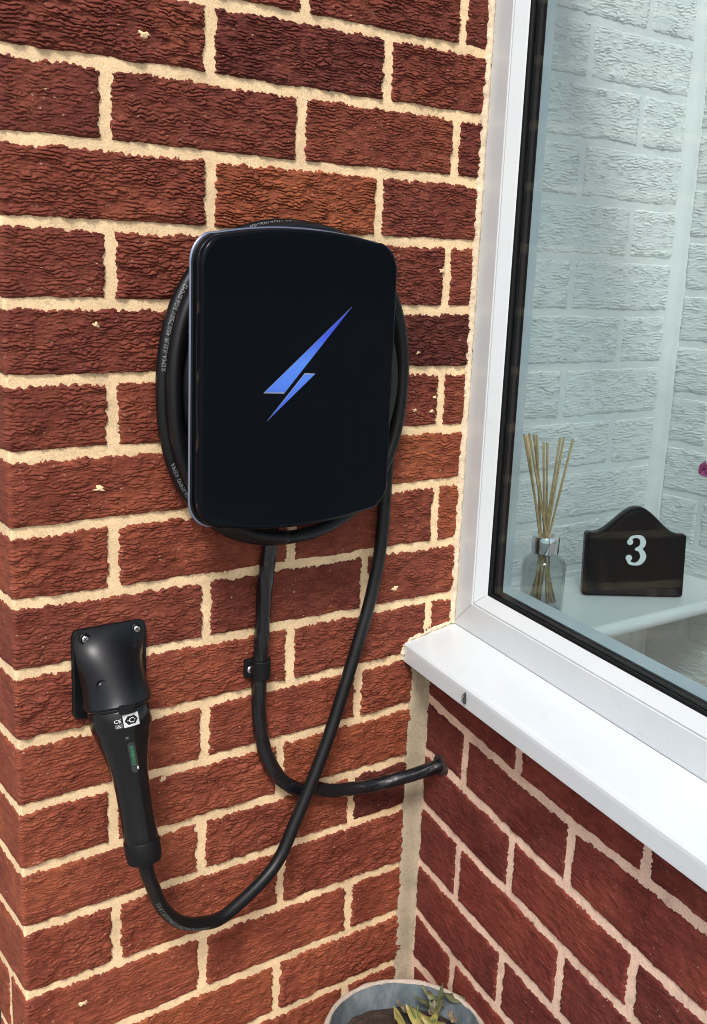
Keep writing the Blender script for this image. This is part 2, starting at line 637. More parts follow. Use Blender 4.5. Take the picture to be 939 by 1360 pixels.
def make_brick(parent, surf, s0, s1, zb, zt, material, color, seed, dx, dz, amp=1.7, lam=5.2, proud=1.5, rag=1.0, top_rag=1.0, end=3.9, joint=3.5):
    """zb(s), zt(s): bed-joint centre lines below and above; s0, s1: perpend centres"""
    s0, s1 = s0 + end, s1 - end
    if s1 - s0 < 4:
        return None
    nx = max(4, int((s1 - s0) / dx))
    s = np.linspace(s0, s1, nx)
    if surf is surf_main and s0 < 0:
        s = np.unique(np.r_[np.linspace(s0, -CR, 26), np.linspace(-CR, CR, 7), np.linspace(CR, s1, max(4, int((s1 - CR) / dx)))])
    nz = max(4, int(68 / dz))
    tt = np.linspace(0, 1, nz)
    SS, TT = np.meshgrid(s, tt)
    b0 = zb(SS) + joint
    b1 = zt(SS) - joint
    ZZ = b0 + (b1 - b0) * TT
    und = 0.5 * vn(SS / 60, ZZ / 40, seed + 11)
    rp, hang = ripples(SS, ZZ, seed, amp, lam)
    if surf is surf_main and s0 < 0:                      # the return face of a corner brick is plain
        rp = rp * (0.22 + 0.78 * smooth(-6, 1, SS))
        hang = hang * smooth(-4, 3, SS)
    h = proud + und + rp + 0.3 * vn(SS / 2.2, ZZ / 1.8, seed + 21)
    ZR_ = ZZ - 0.5 * amp * hang * smooth(1, 4, ZZ - b0)
    # the mortar laps over the edges: cleanest under each brick, most ragged on top and at the ends
    eb = (ZZ - b0) - (0.6 + 0.9 * vn(SS / 14, seed, seed + 31) + 0.5 * vn(SS / 4, seed, seed + 32))
    et = (b1 - ZZ) - top_rag * (1.6 + 1.3 * vn(SS / 15, seed, seed + 33) + 1.5 * vn(SS / 4.2, seed, seed + 34) + 1.6 * vn(SS / 1.9, seed, seed + 36))
    er = 1.8 + 1.2 * vn(ZZ / 9, seed, seed + 35) + 2.1 * vn(ZZ / 2.3, SS / 30, seed + 37)
    el = (SS - s0) - rag * er
    e2 = (s1 - SS) - rag * (1.8 + 1.2 * vn(ZZ / 9, seed, seed + 38) + 2.1 * vn(ZZ / 2.3, SS / 30, seed + 39))
    if surf is surf_main and s0 < 0:
        el = SS - s0 + 2
    d = np.minimum(np.minimum(eb, et), np.minimum(el, e2))
    h = h - (1 - smooth(-0.4, 1.6, d)) * (proud + amp + 2.2) - (1 - smooth(0, 7, d)) * 0.7 - (1 - smooth(-1, 5, eb)) * 0.45 * amp
    x, y, nxn, nyn = surf(SS)
    X, Y = x + nxn * h, y + nyn * h
    # closing sides running back into the wall
    def ring(A, B, C):
        A2 = np.pad(A, 1, mode='edge')
        return A2
    Hb = np.full_like(np.pad(h, 1, mode='edge'), 0.0)
    X2, Y2, Z2 = ring(X, 0, 0), ring(Y, 0, 0), ring(ZR_, 0, 0)
    nx2, ny2 = np.pad(np.broadcast_to(nxn, SS.shape), 1, mode='edge'), np.pad(np.broadcast_to(nyn, SS.shape), 1, mode='edge')
    edge = np.zeros_like(X2, bool)
    edge[0, :] = edge[-1, :] = edge[:, 0] = edge[:, -1] = True
    X2 = np.where(edge, X2 - nx2 * 9, X2)
    Y2 = np.where(edge, Y2 - ny2 * 9, Y2)
    o = grid_mesh('brick', X2, Y2, Z2, material, parent)
    o.color = (*color, 1)
    return o


def mortar_sheet(parent, surf, s_vals, z0, z1, step, material, seed, amp=0.55):
    zz = np.arange(z0, z1 + step, step)
    SS, ZZ = np.meshgrid(s_vals, zz)
    h = amp * (0.6 * vn(SS / 25, ZZ / 18, seed) + 0.4 * vn(SS / 7, ZZ / 7, seed + 1) + 0.3 * vn(SS / 5.3, ZZ / 5.3, seed + 2)) - 0.3
    x, y, a, b = surf(SS)
    return grid_mesh('mortar', x + a * h, y + b * h, ZZ, material, parent)


# measured bed-joint heights (left, right end of the front wall) and perpends
BED = {-5: (340, 340), -4: (265, 265), -3: (190, 191), -2: (115, 118), -1: (40.4, 45), 0: (-33.1, -29.5), 1: (-108.9, -104.6), 2: (-184.7, -180.2), 3: (-259.5, -260.5),
       4: (-333.7, -336.2), 5: (-408.9, -412.2), 6: (-486.1, -483.3), 7: (-561.4, -566), 8: (-637.5, -641.1), 9: (-714.3, -716.3),
       10: (-789.6, -788.8), 11: (-862.9, -865.5), 12: (-934.7, -940.3), 13: (-1015.7, -1028.4), 14: (-1101.5, -1104.3),
       15: (-1179, -1185.3), 16: (-1254, -1260), 17: (-1329, -1335), 18: (-1404, -1410), 19: (-1490, -1490)}
PERP = {0: [218.9, 447.8], -1: [107, 332, 556.9], 1: [105.3, 332.2, 556.8], 2: [220.7, 443.2], 3: [108.8, 332, 554.7], 4: [220, 446],
        5: [109.1, 333, 556.9], 6: [221, 445], 7: [109, 334, 558.8], 8: [221.1, 446.8], 9: [108, 337.1, 557], 10: [220.7, 444.3],
        11: [104.8, 326.3, 552], 12: [217.1, 439.9], 13: [107.3, 332.3, 556], 14: [220.7, 444.1], 15: [107, 330.5, 556]}
SIDE_END = -93.0


def bed_main(n):
    l, r = BED[n]
    return lambda s: l + (r - l) * np.clip(s / 595.0, 0, 1.05) + 0.9 * vn(np.asarray(s, float) / 45, n * 7.3, 901)


C_DARK = np.array((0.122, 0.030, 0.023))
C_RED = np.array((0.212, 0.055, 0.031))
C_ORANGE = np.array((0.32, 0.095, 0.032))


def brick_colour(n, k, lo=0.0):
    """deterministic mix: random tone, with a lighting gradient painted in: darker higher up, redder lower"""
    a = float(_hash(np.array(n * 3 + 50), np.array(k * 5 + 9), 77)) * 0.5 + 0.5
    t = np.clip(lo + 0.75 * a - 0.08, 0, 1.1)
    c = C_DARK * (1 - t) + C_RED * t
    if a > 0.9:
        c = 0.82 * c + 0.18 * C_ORANGE
    return c


# ------------------------------------------------------------------ front wall of the house
wall = empty('brick_wall', 'red rustic brick house wall with sandy mortar carrying the charger', 'wall', (280, 0, -Z0))
s_main = np.unique(np.r_[np.linspace(SIDE_END - 1, -CR, 30), np.linspace(-CR, CR, 8), np.arange(CR, 640, 2.6)])
mortar_sheet(wall, surf_main, s_main, -1490, 330, 2.6, M_MORTAR, 501)
v, f = box_vf(10, 640, 12, 93, -Z0 + 1, 330)
mesh('wall_core', v, f, M_MORTAR, wall, False)
for n in range(-4, 20):
    perps = PERP.get(n) or ([107, 332, 557] if n % 2 else [220, 445])
    cuts = [None] + perps + [628]
    vis = -2 <= n <= 16
    for k in range(len(cuts) - 1):
        s0 = cuts[k] if k else SIDE_END - 4
        dx, dz = (1.7, 0.66) if vis else (10, 6)
        lo = 0.02 + 0.055 * max(0, n) + (0.18 if k == 0 else 0)  # lighting gradient down the wall painted into the brick tone
        col = brick_colour(n, k, lo)
        if (n, k) == (2, 1):
            col = 0.75 * C_RED + 0.25 * C_ORANGE
        if (n, k) in ((4, 2), (12, 2)):
            col = C_DARK * 0.75
        if n in (14,) and k == 0:
            make_brick(wall, surf_main, SIDE_END - 4, -50, bed_main(n), bed_main(n - 1), M_BRICK, C_RED, n * 31 + 777, dx, dz)
            make_brick(wall, surf_main, -50, cuts[1], bed_main(n), bed_main(n - 1), M_BRICK, col, n * 31 + 5, dx, dz)
            continue
        make_brick(wall, surf_main, s0, cuts[k + 1], bed_main(n), bed_main(n - 1), M_BRICK, col, (n + 9) * 131 + k * 17, dx, dz,
                   amp=2.45 + 0.75 * float(_hash(np.array(n), np.array(k), 5)), lam=3.9 + 0.5 * float(_hash(np.array(n), np.array(k), 6)))

# the dark post the return of the wall butts against
v, f = box_vf(-14, 60, 97, 150, -Z0, 330)
o = mesh('door_post', v, f, M_DARK, None, False)
tag(o, 'dark grey upright post behind the left edge of the brick wall', 'post')

# ------------------------------------------------------------------ low porch wall under the window
BEDW = {9: [(0, -714), (700, -716)], 10: [(10, -779), (222, -790), (368, -792), (547, -789), (700, -789)],
        11: [(13, -855.5), (232, -864.6), (468, -873), (700, -874)], 12: [(9, -934.9), (209, -942), (478, -944), (700, -944)],
        13: [(4, -1024), (254, -1026), (700, -1027)], 14: [(10, -1102), (126, -1108), (248, -1105), (700, -1106)],
        15: [(15, -1181), (69, -1177), (700, -1180)], 16: [(0, -1256), (700, -1256)], 17: [(0, -1331), (700, -1331)],
        18: [(0, -1406), (700, -1406)], 19: [(0, -1490), (700, -1490)]}
PERPW = {10: [8, 234, 461, 686], 11: [8, 116.6, 342.6, 568], 12: [8, 234.3, 460.1, 686], 13: [8, 117.4, 344.9, 570], 14: [8, 231.9, 458, 684], 15: [8, 120.4, 345, 570],
         16: [8, 232, 458, 684], 17: [8, 120, 345, 570], 18: [8, 232, 458, 684], 19: [8, 120, 345, 570]}


def bed_porch(n):
    p = np.array(BEDW[n], float)
    return lambda s: np.interp(s, p[:, 0], p[:, 1]) + 0.7 * vn(np.asarray(s, float) / 45, n * 5.1, 955)


porch = empty('porch_wall', 'low dark red brick porch wall with pinkish mortar under the window sill', 'wall', (559, -340, -Z0))
mortar_sheet(porch, surf_porch, np.arange(-2, 702, 2.8), -1490, -716, 2.8, M_MORTAR_PINK, 601)


def wallbox(u0, u1, o0, o1, z0, z1):
    v = []
    for z in (z0, z1):
        for u, of in ((u0, o0), (u1, o0), (u1, o1), (u0, o1)):
            q = np.array([XC, 0, 0]) + WD * u + WN * of
            v.append((q[0], q[1], z))
    return v, [(0, 3, 2, 1), (4, 5, 6, 7), (0, 1, 5, 4), (1, 2, 6, 5), (2, 3, 7, 6), (3, 0, 4, 7)]


v, f = wallbox(25, 700, 8, 98, -Z0 + 1, -690)
mesh('wall_core', v, f, M_MORTAR_PINK, porch, False)
for n in range(10, 20):
    cuts = PERPW[n] + [705]
    vis = n <= 15
    for k in range(len(cuts) - 1):
        t = float(_hash(np.array(n * 7), np.array(k * 3 + 1), 31)) * 0.5 + 0.5
        col = np.array((0.130, 0.030, 0.025)) * (1 - t) + np.array((0.19, 0.042, 0.031)) * t
        make_brick(porch, surf_porch, cuts[k], cuts[k + 1], bed_porch(n), bed_porch(n - 1), M_BRICK, col, n * 57 + k * 13 + 4000,
                   2.4 if vis else 10, 1.05 if vis else 6, amp=1.0, lam=3.8, proud=1.5, rag=0.8, top_rag=0.8, end=4.8, joint=4.6)

# upright mortar fillet filling the inner corner
zz = np.arange(-1490, -712, 4.0)
cs = np.array([(530.5, 1), (531.5, -2.8), (535, -4.6), (541, -6.0), (549, -7.8), (555.5, -9.6), (557.5, -13.5), (560, -15)])
i = np.arange(len(cs))
A, ZZ = np.meshgrid(i, zz)
X = cs[:, 0][A] + 1.3 * vn(ZZ / 16, A * 0.7, 71) + 0.7 * vn(ZZ / 5, A * 1.3, 72)
Y = cs[:, 1][A] + 0.7 * vn(ZZ / 14, A * 0.9, 73)
o = grid_mesh('mortar_fillet', X, Y, ZZ, M_FILLET, porch)

# ------------------------------------------------------------------ painted brick inside the porch
pw = empty('painted_brick_wall', 'white painted rustic brick wall seen through the window behind the reed diffuser', 'wall', (820, 0, -Z0))


def bedp(n):
    return lambda s: -37.5 - 75 * n + 0.8 * vn(np.asarray(s, float) / 45, n * 3.3, 77) + 0 * s


mortar_sheet(pw, surf_main, np.arange(640.4, 1012, 3.2), -1490, 340, 3.2, M_PAINT, 701, 0.5)
v, f = box_vf(641, 1100, 12, 93, -Z0 + 1, 340)
mesh('wall_core', v, f, M_PAINT, pw, False)
for n in range(-4, 12):
    cuts = [641] + ([782.5, 999] if n % 2 else [670, 895, 999])
    vis = -2 <= n <= 9
    for k in range(len(cuts) - 1):
        make_brick(pw, surf_main, cuts[k], cuts[k + 1], bedp(n), bedp(n - 1), M_PAINT, (1, 1, 1), n * 41 + k * 7 + 9000,
                   2.1 if vis else 10, 0.95 if vis else 6, amp=1.25, lam=4.2, proud=0.8, rag=0.5, top_rag=0.4)
iw = empty('painted_side_wall', 'white painted brick side wall of the porch at the right edge, beside the flower', 'wall', (RX, -200, -Z0))
mortar_sheet(iw, surf_inner, np.arange(0, 420, 3.4), -1490, 340, 3.4, M_PAINT, 741, 0.5)
v, f = box_vf(RX + 10, RX + 100, -420, 0, -Z0 + 1, 340)
mesh('wall_core', v, f, M_PAINT, iw, False)


def bedi(n):
    return lambda s: -4.5 - 75.2 * n + 0.8 * vn(np.asarray(s, float) / 45, n * 3.9, 78) + 0 * s


for n in range(-4, 13):
    cuts = [14] + ([90, 315, 422] if n % 2 == 0 else [202, 422])
    vis = 0 <= n <= 11
    for k in range(len(cuts) - 1):
        make_brick(iw, surf_inner, cuts[k], cuts[k + 1], bedi(n), bedi(n - 1), M_PAINT, (1, 1, 1), n * 43 + k * 7 + 12000,
                   2.2 if vis else 10, 0.95 if vis else 6, amp=1.25, lam=4.4, proud=0.8, rag=0.5, top_rag=0.4)
cs = np.array([(989, 0.5), (991, -3), (997, -7), (1001, -11), (1003, -15), (1004, -19), (1006, -20)])
A, ZZ = np.meshgrid(np.arange(len(cs)), np.arange(-1490, 340, 6.0))
grid_mesh('corner_fillet', cs[:, 0][A] + 0.6 * vn(ZZ / 22, A, 81), cs[:, 1][A] + 0.5 * vn(ZZ / 18, A, 82), ZZ, M_PAINT, iw)

# ------------------------------------------------------------------ window
UR, ZT, ZB, UL = 900.0, 320.0, -683.0, -9.5
win = empty('window', 'white plastic framed porch window with black seals and clear double glazing', 'window', tuple(np.array([XC, 0, ZB]) + WD * 450 + WN * 60))


def wpt(u, of, z):
    q = np.array([XC, 0, 0]) + WD * u + WN * of
    return (q[0], q[1], z)


def ring(name, prof, m, parent, kl=1.12, smooth_shade=False):
    """closed profile [(inset, depth)] carried round the window opening with mitred corners"""
    n = len(prof)
    v = []
    for c in range(4):
        for a, of in prof:
            u = UL + a * kl if c in (0, 3) else UR - a
            z = ZB + a if c in (0, 1) else ZT - a
            v.append(wpt(u, of, z))
    f = []
    for c in range(4):
        d = (c + 1) % 4
        for k in range(n):
            k2 = (k + 1) % n
            f.append((c * n + k, d * n + k, d * n + k2, c * n + k2))
    o = mesh(name, v, f, m, parent, smooth_shade)
    import bmesh
    bm = bmesh.new()
    bm.from_mesh(o.data)
    bmesh.ops.recalc_face_normals(bm, faces=bm.faces)
    bm.to_mesh(o.data)
    bm.free()
    return o


fr_ = ring('frame', [(0, 44), (39.5, 44), (41, 45), (41, 90), (0, 90)], M_UPVC, win)
bevel(fr_, 1.0)
bd = ring('glazing_bead', [(41.3, 44.6), (43, 44.8), (56, 54.5), (57, 56), (57, 62), (41.3, 62)], M_UPVC, win)
bevel(bd, 0.8)
M_SEAM = simple('grey_weld_line', (0.36, 0.37, 0.38), 0.5)
for (a0, o0), (a1, o1) in (((1.5, 43.9), (39, 43.9)), ((43.2, 44.5), (55.8, 54.1))):
    q = []
    for a, of in ((a0, o0), (a1, o1)):
        for e in (-0.35, 0.35):
            q.append(wpt(UL + a * 1.12 + e, of - 0.12, ZB + a - e))
    mesh('weld_seam', q, [(0, 1, 3, 2)], M_SEAM, fr_ if a0 < 40 else bd, False)
ring('gasket', [(57.2, 55.5), (59.5, 56.5), (60.5, 58.2), (60.5, 60.2), (57.2, 60.2)], M_RUBBER, win)
sp_ = ring('spacer_bar', [(55, 67.7), (59.4, 67.7), (59.4, 73.0), (55, 73.0)], M_SPACER, win)
ring('spacer_seal', [(55, 73.2), (59.6, 73.2), (59.6, 77.0), (55, 77.0)], M_RUBBER, win)
ring('spacer_seal', [(55, 64.0), (59.6, 64.0), (59.6, 67.5), (55, 67.5)], M_RUBBER, win)
inf = ring('inner_frame', [(2, 92), (46, 92), (57.5, 82.0), (58.5, 82.0), (58.5, 108), (2, 108)], M_UPVC, win, 0.66)
bevel(inf, 1.5)


def pane(of):
    v, f = wallbox(UL + 50 * 1.12, UR - 50, of, of + 3.4, ZB + 50, ZT - 50)
    return mesh('glass_pane', v, f, M_PANE, win, False)


pane(60.4)
pane(77.4)

# sill: sloped board with a rolled nose, cut along the house wall
SE = 950.0
prof = [(44, -682.5), (-33, -694.6), (-38.0, -696.0), (-40.2, -698.5), (-40.6, -702), (-40.6, -722), (-36.5, -722), (-36.5, -704), (44, -692)]
v = []
for e in range(2):
    for of, z in prof:
        u = -0.2093 * of + 1.5 if e == 0 else SE
        v.append(wpt(u, of, z))
n = len(prof)
f = [tuple(range(n))[::-1], tuple(range(n, 2 * n))] + [(k, (k + 1) % n, n + (k + 1) % n, n + k) for k in range(n)]
sill = mesh('sill', v, f, M_UPVC, win, False)
bevel(sill, 0.9)

# ragged bead of sealant between frame and brick, and at the sill's end
zz = np.arange(-682, 320, 1.6)
cs = np.array([(594, 2), (594.5, -2.6), (596, -5.4), (598.5, -6.6), (601, -6.8), (603.5, -4.5), (604.5, 1)])
A, ZZ = np.meshgrid(np.arange(len(cs)), zz)
wv = 1.4 * vn(ZZ / 9, A * 0.4, 91) + 0.8 * vn(ZZ / 3.2, A * 0.3, 92)
X = cs[:, 0][A] + np.where(A < 4, wv, 0.35 * wv)
Y = cs[:, 1][A] + 0.9 * vn(ZZ / 5 + A * 0.7, A * 0.5, 93) + 0.8 * np.abs(vn(ZZ / 4 - A, A * 0.2, 94))
grid_mesh('sealant_bead', X, Y, ZZ, M_SEAL, win)
pth = np.array([wpt(-0.2093 * of + 1.0, of, z) for of, z in [(42, -679), (30, -682), (15, -685), (0, -687.5), (-15, -690), (-30, -692.5), (-41, -698), (-42.5, -708), (-42, -720)]])
p2, s2 = resample(catmull(pth, 12), 1.3)
p2[:, 1] = -1.5
tube('sealant_end', p2, 3.1, M_SEAL, win, 10, lambda s, ph: 1.5 * vn(s / 5, ph * 0.8, 95) + 1.0 * vn(s / 1.9, ph * 1.3, 96))

# ------------------------------------------------------------------ wall charger
ch = empty('wall_charger', 'black wall mounted car charger with glowing blue lightning bolt on its glossy front', 'charger', (280, 0, -492))
FX0, FX1, FZ0, FZ1 = 156.5, 402.5, -492.0, -176.0


def charger_outline(grow=0.0, bow=15.0, r=30.0, n=14):
    """rounded rectangle with bowed top and bottom, anticlockwise seen from the front"""
    x0, x1, z0, z1 = FX0 - grow, FX1 + grow, FZ0 - grow, FZ1 + grow
    cx, hw = (x0 + x1) / 2, (x1 - x0) / 2
    pts = []
    zt = lambda x: z1 - bow * ((x - cx) / hw) ** 2
    zb = lambda x: z0 + bow * ((x - cx) / hw) ** 2
    for x in np.linspace(x0 + r, x1 - r, 17):
        pts.append((x, zb(x)))
    for a in np.linspace(-75, 0, n)[1:]:
        a = math.radians(a)
        pts.append((x1 - r + r * math.cos(a), zb(x1 - r) + r * 0.98 + r * math.sin(a)))
    for a in np.linspace(0, 75, n):
        a = math.radians(a)
        pts.append((x1 - r + r * math.cos(a), zt(x1 - r) - r * 0.98 + r * math.sin(a)))
    for x in np.linspace(x1 - r, x0 + r, 17):
        pts.append((x, zt(x)))
    for a in np.linspace(105, 180, n)[1:]:
        a = math.radians(a)
        pts.append((x0 + r + r * math.cos(a), zt(x0 + r) - r * 0.98 + r * math.sin(a)))
    for a in np.linspace(180, 255, n):
        a = math.radians(a)
        pts.append((x0 + r + r * math.cos(a), zb(x0 + r) + r * 0.98 + r * math.sin(a)))
    return np.array(pts)


def shell(name, steps, m, parent, cap_front=True, cap_back=True):
    """outline offset by grow at each depth, closed front and back"""
    P = [np.c_[charger_outline(g)[:, 0], np.full(len(charger_outline(g)), d), charger_outline(g)[:, 1]] for g, d in steps]
    n = len(P[0])
    v = np.vstack(P)
    f = []
    for k in range(len(P) - 1):
        for i in range(n):
            j = (i + 1) % n
            f.append((k * n + i, k * n + j, (k + 1) * n + j, (k + 1) * n + i))
    if cap_back:
        f.append(tuple(range(n)))
    if cap_front:
        f.append(tuple(range((len(P) - 1) * n, len(P) * n))[::-1])
    o = mesh(name, v, f, m, parent)
    import bmesh
    bm = bmesh.new()
    bm.from_mesh(o.data)
    bmesh.ops.recalc_face_normals(bm, faces=bm.faces)
    bm.to_mesh(o.data)
    bm.free()
    me = o.data
    me.polygons.foreach_set('use_smooth', [len(p.vertices) == 4 for p in me.polygons])
    return o


shell('housing', [(-19, -58), (-16, -60), (-9, -68), (-2.6, -75.4), (-1.5, -77.6), (-2.2, -78.7), (-4.5, -79.0)], M_BLACK, ch)
shell('edge_glint', [(-1.6, -75.6), (-0.3, -76.2), (-0.1, -76.9), (-1.0, -77.7), (-1.8, -77.9)], M_GLINT, ch, False, False)  # pale strip painted in for the sky highlight on the housing edge
shell('front_panel', [(-3.4, -76), (-2.6, -93.5), (-3.0, -95.3), (-4.2, -96.6), (-6, -97.0)], M_GLOSS, ch)
# the drum behind, round which the cable is wound
lathe('cable_drum', [(0, 0), (0, 138), (3, 141), (38, 141), (41, 120), (60, 116), (60, 0)], (313, -0.5, -345), (0, -1, 0), M_BLACK, ch, 64, ref=(0, 0, 1))


def front(a, b, d):
    return (a, d, b)


BOLT = [[(232.8, -342.2), (257.2, -343.0), (338.2, -256.0)], [(280.7, -325.2), (293.5, -325.6), (237.9, -370.8)]]
for tri in BOLT:
    c = np.mean(tri, axis=0)
    big = [tuple(c + (np.array(q) - c) * 1.0 + (np.array(q) - c) / np.linalg.norm(np.array(q) - c) * 1.6) for q in tri]
    e = prism('bolt_outline', big, front, -96.5, -97.25, M_BOLT_EDGE, ch)
    prism('bolt_light', tri, front, -97.0, -97.5, M_BOLT, e)

# ------------------------------------------------------------------ charging cable with its plug
cb = empty('charging_cable', 'thick black charging cable wound behind the charger and looping down to its plug', 'cable', (300, -14, -1000))
RC = 7.9
th = np.radians(np.linspace(360 + 265, -6, 230))
cx_, cz_, rx_, rz_ = 315.0, -348.0, 157.0, 175.0
turn = (th - th[-1]) / (2 * np.pi)
yy = -11 - 17.5 * np.clip(turn - 0.15, 0, 1.6)
sq_ = (np.abs(np.cos(th)) ** 2.25 + np.abs(np.sin(th)) ** 2.25) ** (-1 / 2.25)
rr = sq_ * (1 - 0.035 * np.clip(turn - 0.8, 0, 1))
coil = np.c_[cx_ + rx_ * rr * np.cos(th), yy, cz_ + rz_ * rr * np.sin(th)]


def cam_ray(x, y):
    return R_ @ np.array([(x - 469.5) / 1401.49, 1, -(y - 680) / 1401.49])


def on_y(x, y, Y):
    d = cam_ray(x, y)
    return np.array(CAMP) + d * ((Y - CAMP[1]) / d[1])


# lower run: measured points at their own depth off the wall (mm)
LOW = [(466, -12, -432), (463, -13.5, -492), (459, -15.5, -549), (446, -18, -612), (426, -22, -668), (404, -25, -727), (383, -28, -780), (360, -31, -829),
       (330, -34, -886), (297, -38, -937)]
for px_, py_, yy_ in ((300, 1215, -45), (270, 1226, -51), (240, 1225, -58), (216, 1206, -68), (203, 1178, -78)):
    LOW.append(tuple(on_y(px_, py_, yy_)))
PT = on_y(157, 936, -47)                                  # plug: in the holster mouth
PE = on_y(192.5, 1143, -88)                               # plug: its lower end
ax = PE - PT
PL = np.linalg.norm(ax)
ax = ax / PL
TK = PL / 205.0                                           # the profile below is drawn for a 205 mm plug
LOW += [tuple(PT + ax * (PL + 10)), tuple(PT + ax * (PL - 6))]
path = np.vstack([coil, catmull(np.array([coil[-1]] + [list(q) for q in LOW], float), 10)[4:]])
path, sarc = resample(path, 4.0)
# soften the joint between coil and drop
for _ in range(6):
    path[1:-1] = 0.25 * path[:-2] + 0.5 * path[1:-1] + 0.25 * path[2:]
ct = tube('cable', path, RC, M_CABLE, cb, 20)
pt_, pa_, pb_ = frames(path)
sarc = np.r_[0, np.cumsum(np.linalg.norm(np.diff(path, axis=0), axis=1))]


def cable_text(s, size, s_start, phi, flip=False):
    v, f = text2d(s, size)
    if flip:
        v = -v
    q = s_start + v[:, 0]
    C_ = np.stack([np.interp(q, sarc, path[:, k]) for k in range(3)], 1)
    A_ = np.stack([np.interp(q, sarc, pa_[:, k]) for k in range(3)], 1)
    B_ = np.stack([np.interp(q, sarc, pb_[:, k]) for k in range(3)], 1)
    ph = phi - v[:, 1] / RC
    r = RC + 0.18
    V = C_ + r * (np.cos(ph)[:, None] * A_ + np.sin(ph)[:, None] * B_)
    return mesh('printed_text', V, f, M_PRINT, ct, False)


def s_at(x, z, lo=0, hi=1e9):
    d = np.hypot(path[:, 0] - x, path[:, 2] - z) + np.where((sarc < lo) | (sarc > hi), 1e6, 0)
    return sarc[int(np.argmin(d))]


TXT = 'H07BZ5-F 5G6.0MM2 KEMA-KEUR 450/750V '
s_end = sarc[-1]
one = 2 * math.pi * 166
s_right = s_at(481, -349, s_end - 1500)
PHI = 0.0
cable_text('5G6.0MM2 450/750V KEMA-KEUR 2 X 0.5', 6.2, s_end - 182, -0.42)
cable_text('KEMA-KEUR 450/750V 5G6.0MM2', 6.4, s_right - one * 0.49, -0.45)
cable_text('CE 450/750V 5G6.0MM2 KEMA', 6.2, s_right - one * 0.66, -0.5)
cable_text('450/750V KEMA-KEUR H07BZ5-F', 6.4, s_right - one * 0.31, -0.55)
cable_text('KEMA-KEUR 5G6.0MM2 CE', 6.2, s_right - 60, 0.15)

# plug: collar, grip, tail sleeve
plug = lathe('plug', [(t_ * TK, r_) for t_, r_ in [(-7, 0), (-7, 25), (-2, 28), (0, 31.5), (3, 32.6), (24, 32.2), (29, 31.2), (31, 30.4), (40, 28.8), (55, 25.4), (72, 21.8), (90, 19.2), (112, 18.0), (140, 17.8), (168, 18.2), (176, 18.6),
                      (176.6, 18.2)]], PT, ax * 1.0, M_PLUG, cb, 48)
lathe('tail_sleeve', [(t_ * TK, r_) for t_, r_ in [(176.3, 10), (176.4, 18.9), (178, 19.3), (196, 18.9), (204, 18.0), (205.5, 16.8), (205.5, 0)]], PT, ax, M_RUBBER, plug, 40)
lathe('collar_ring', [(-3.5, 30), (-3.2, 33.2), (-1.2, 33.6), (0.6, 33.2), (0.8, 30)], PT, ax, M_PLUG, plug, 48)
ra = np.array((0, -1.0, 0))
ra = ra - (ra @ ax) * ax
ra /= np.linalg.norm(ra)
rb = np.cross(ax, ra)                                     # towards +X or -X
PROF = np.array([(-22, 27), (0, 31.5), (3, 32.6), (24, 32.2), (29, 31.2), (31, 30.4), (40, 28.8), (55, 25.4), (72, 21.8), (90, 19.2), (112, 18.0), (140, 17.8), (176, 18.6)])


def plug_pt(t, w, lift=0.2, phi0=0.0):
    """t along the plug, w millimetres round it"""
    r0 = np.interp(t, PROF[:, 0], PROF[:, 1])
    ph = phi0 + w / r0
    r = r0 + lift
    return PT + TK * np.asarray(t)[..., None] * ax + r[..., None] * (np.cos(ph)[..., None] * ra + np.sin(ph)[..., None] * rb)


def plug_patch(name, t0, t1, w0, w1, m, lift, phi0, nt_=8, nw=8, rnd=0.0):
    T, W = np.meshgrid(np.linspace(t0, t1, nt_), np.linspace(-1, 1, nw), indexing='ij')
    k = np.ones_like(T)
    if rnd:
        e = np.minimum(T - t0, t1 - T)
        k = np.sqrt(np.clip(1 - (1 - np.clip(e / rnd, 0, 1)) ** 2, 0.02, 1))
    Wd = (w0 + w1) / 2 + W * (w1 - w0) / 2 * k
    V = plug_pt(T, Wd, lift, phi0)
    return grid_mesh(name, V[..., 0], V[..., 1], V[..., 2], m, plug)


sg = 1.0 if rb[0] > 0 else -1.0                            # +w should run to the right in the picture
PH0 = -0.42 * sg
plug_patch('label_plate', 6, 22, sg * 4, sg * 21, M_LABELBG, 0.25, PH0)
# hexagon with the letter C
T_, W_ = 14.0, sg * 12.5
hexv = [plug_pt(np.array(T_), np.array(W_), 0.42, PH0)] + [plug_pt(np.array(T_ + 6.2 * math.sin(a)), np.array(W_ + sg * 7.2 * math.cos(a)), 0.42, PH0) for a in np.radians(np.arange(0, 360, 60))]
mesh('label_hexagon', hexv, [(0, i, i % 6 + 1) for i in range(1, 7)], M_RUBBER, plug, False)


def plug_text(s, size, t, w, m, phi0, along=False, lift=0.6, bold=1.0):
    v, f = text2d(s, size)
    v[:, 0] -= (v[:, 0].min() + v[:, 0].max()) / 2
    if along:                                             # reads down the handle
        tt_, ww_ = t + v[:, 0], w + sg * v[:, 1]
    else:
        tt_, ww_ = t - v[:, 1], w + sg * v[:, 0] * bold
    V = np.array([plug_pt(np.array(a), np.array(b), lift, phi0) for a, b in zip(tt_, ww_)])
    return mesh('plug_lettering', V, f, m, plug, False)


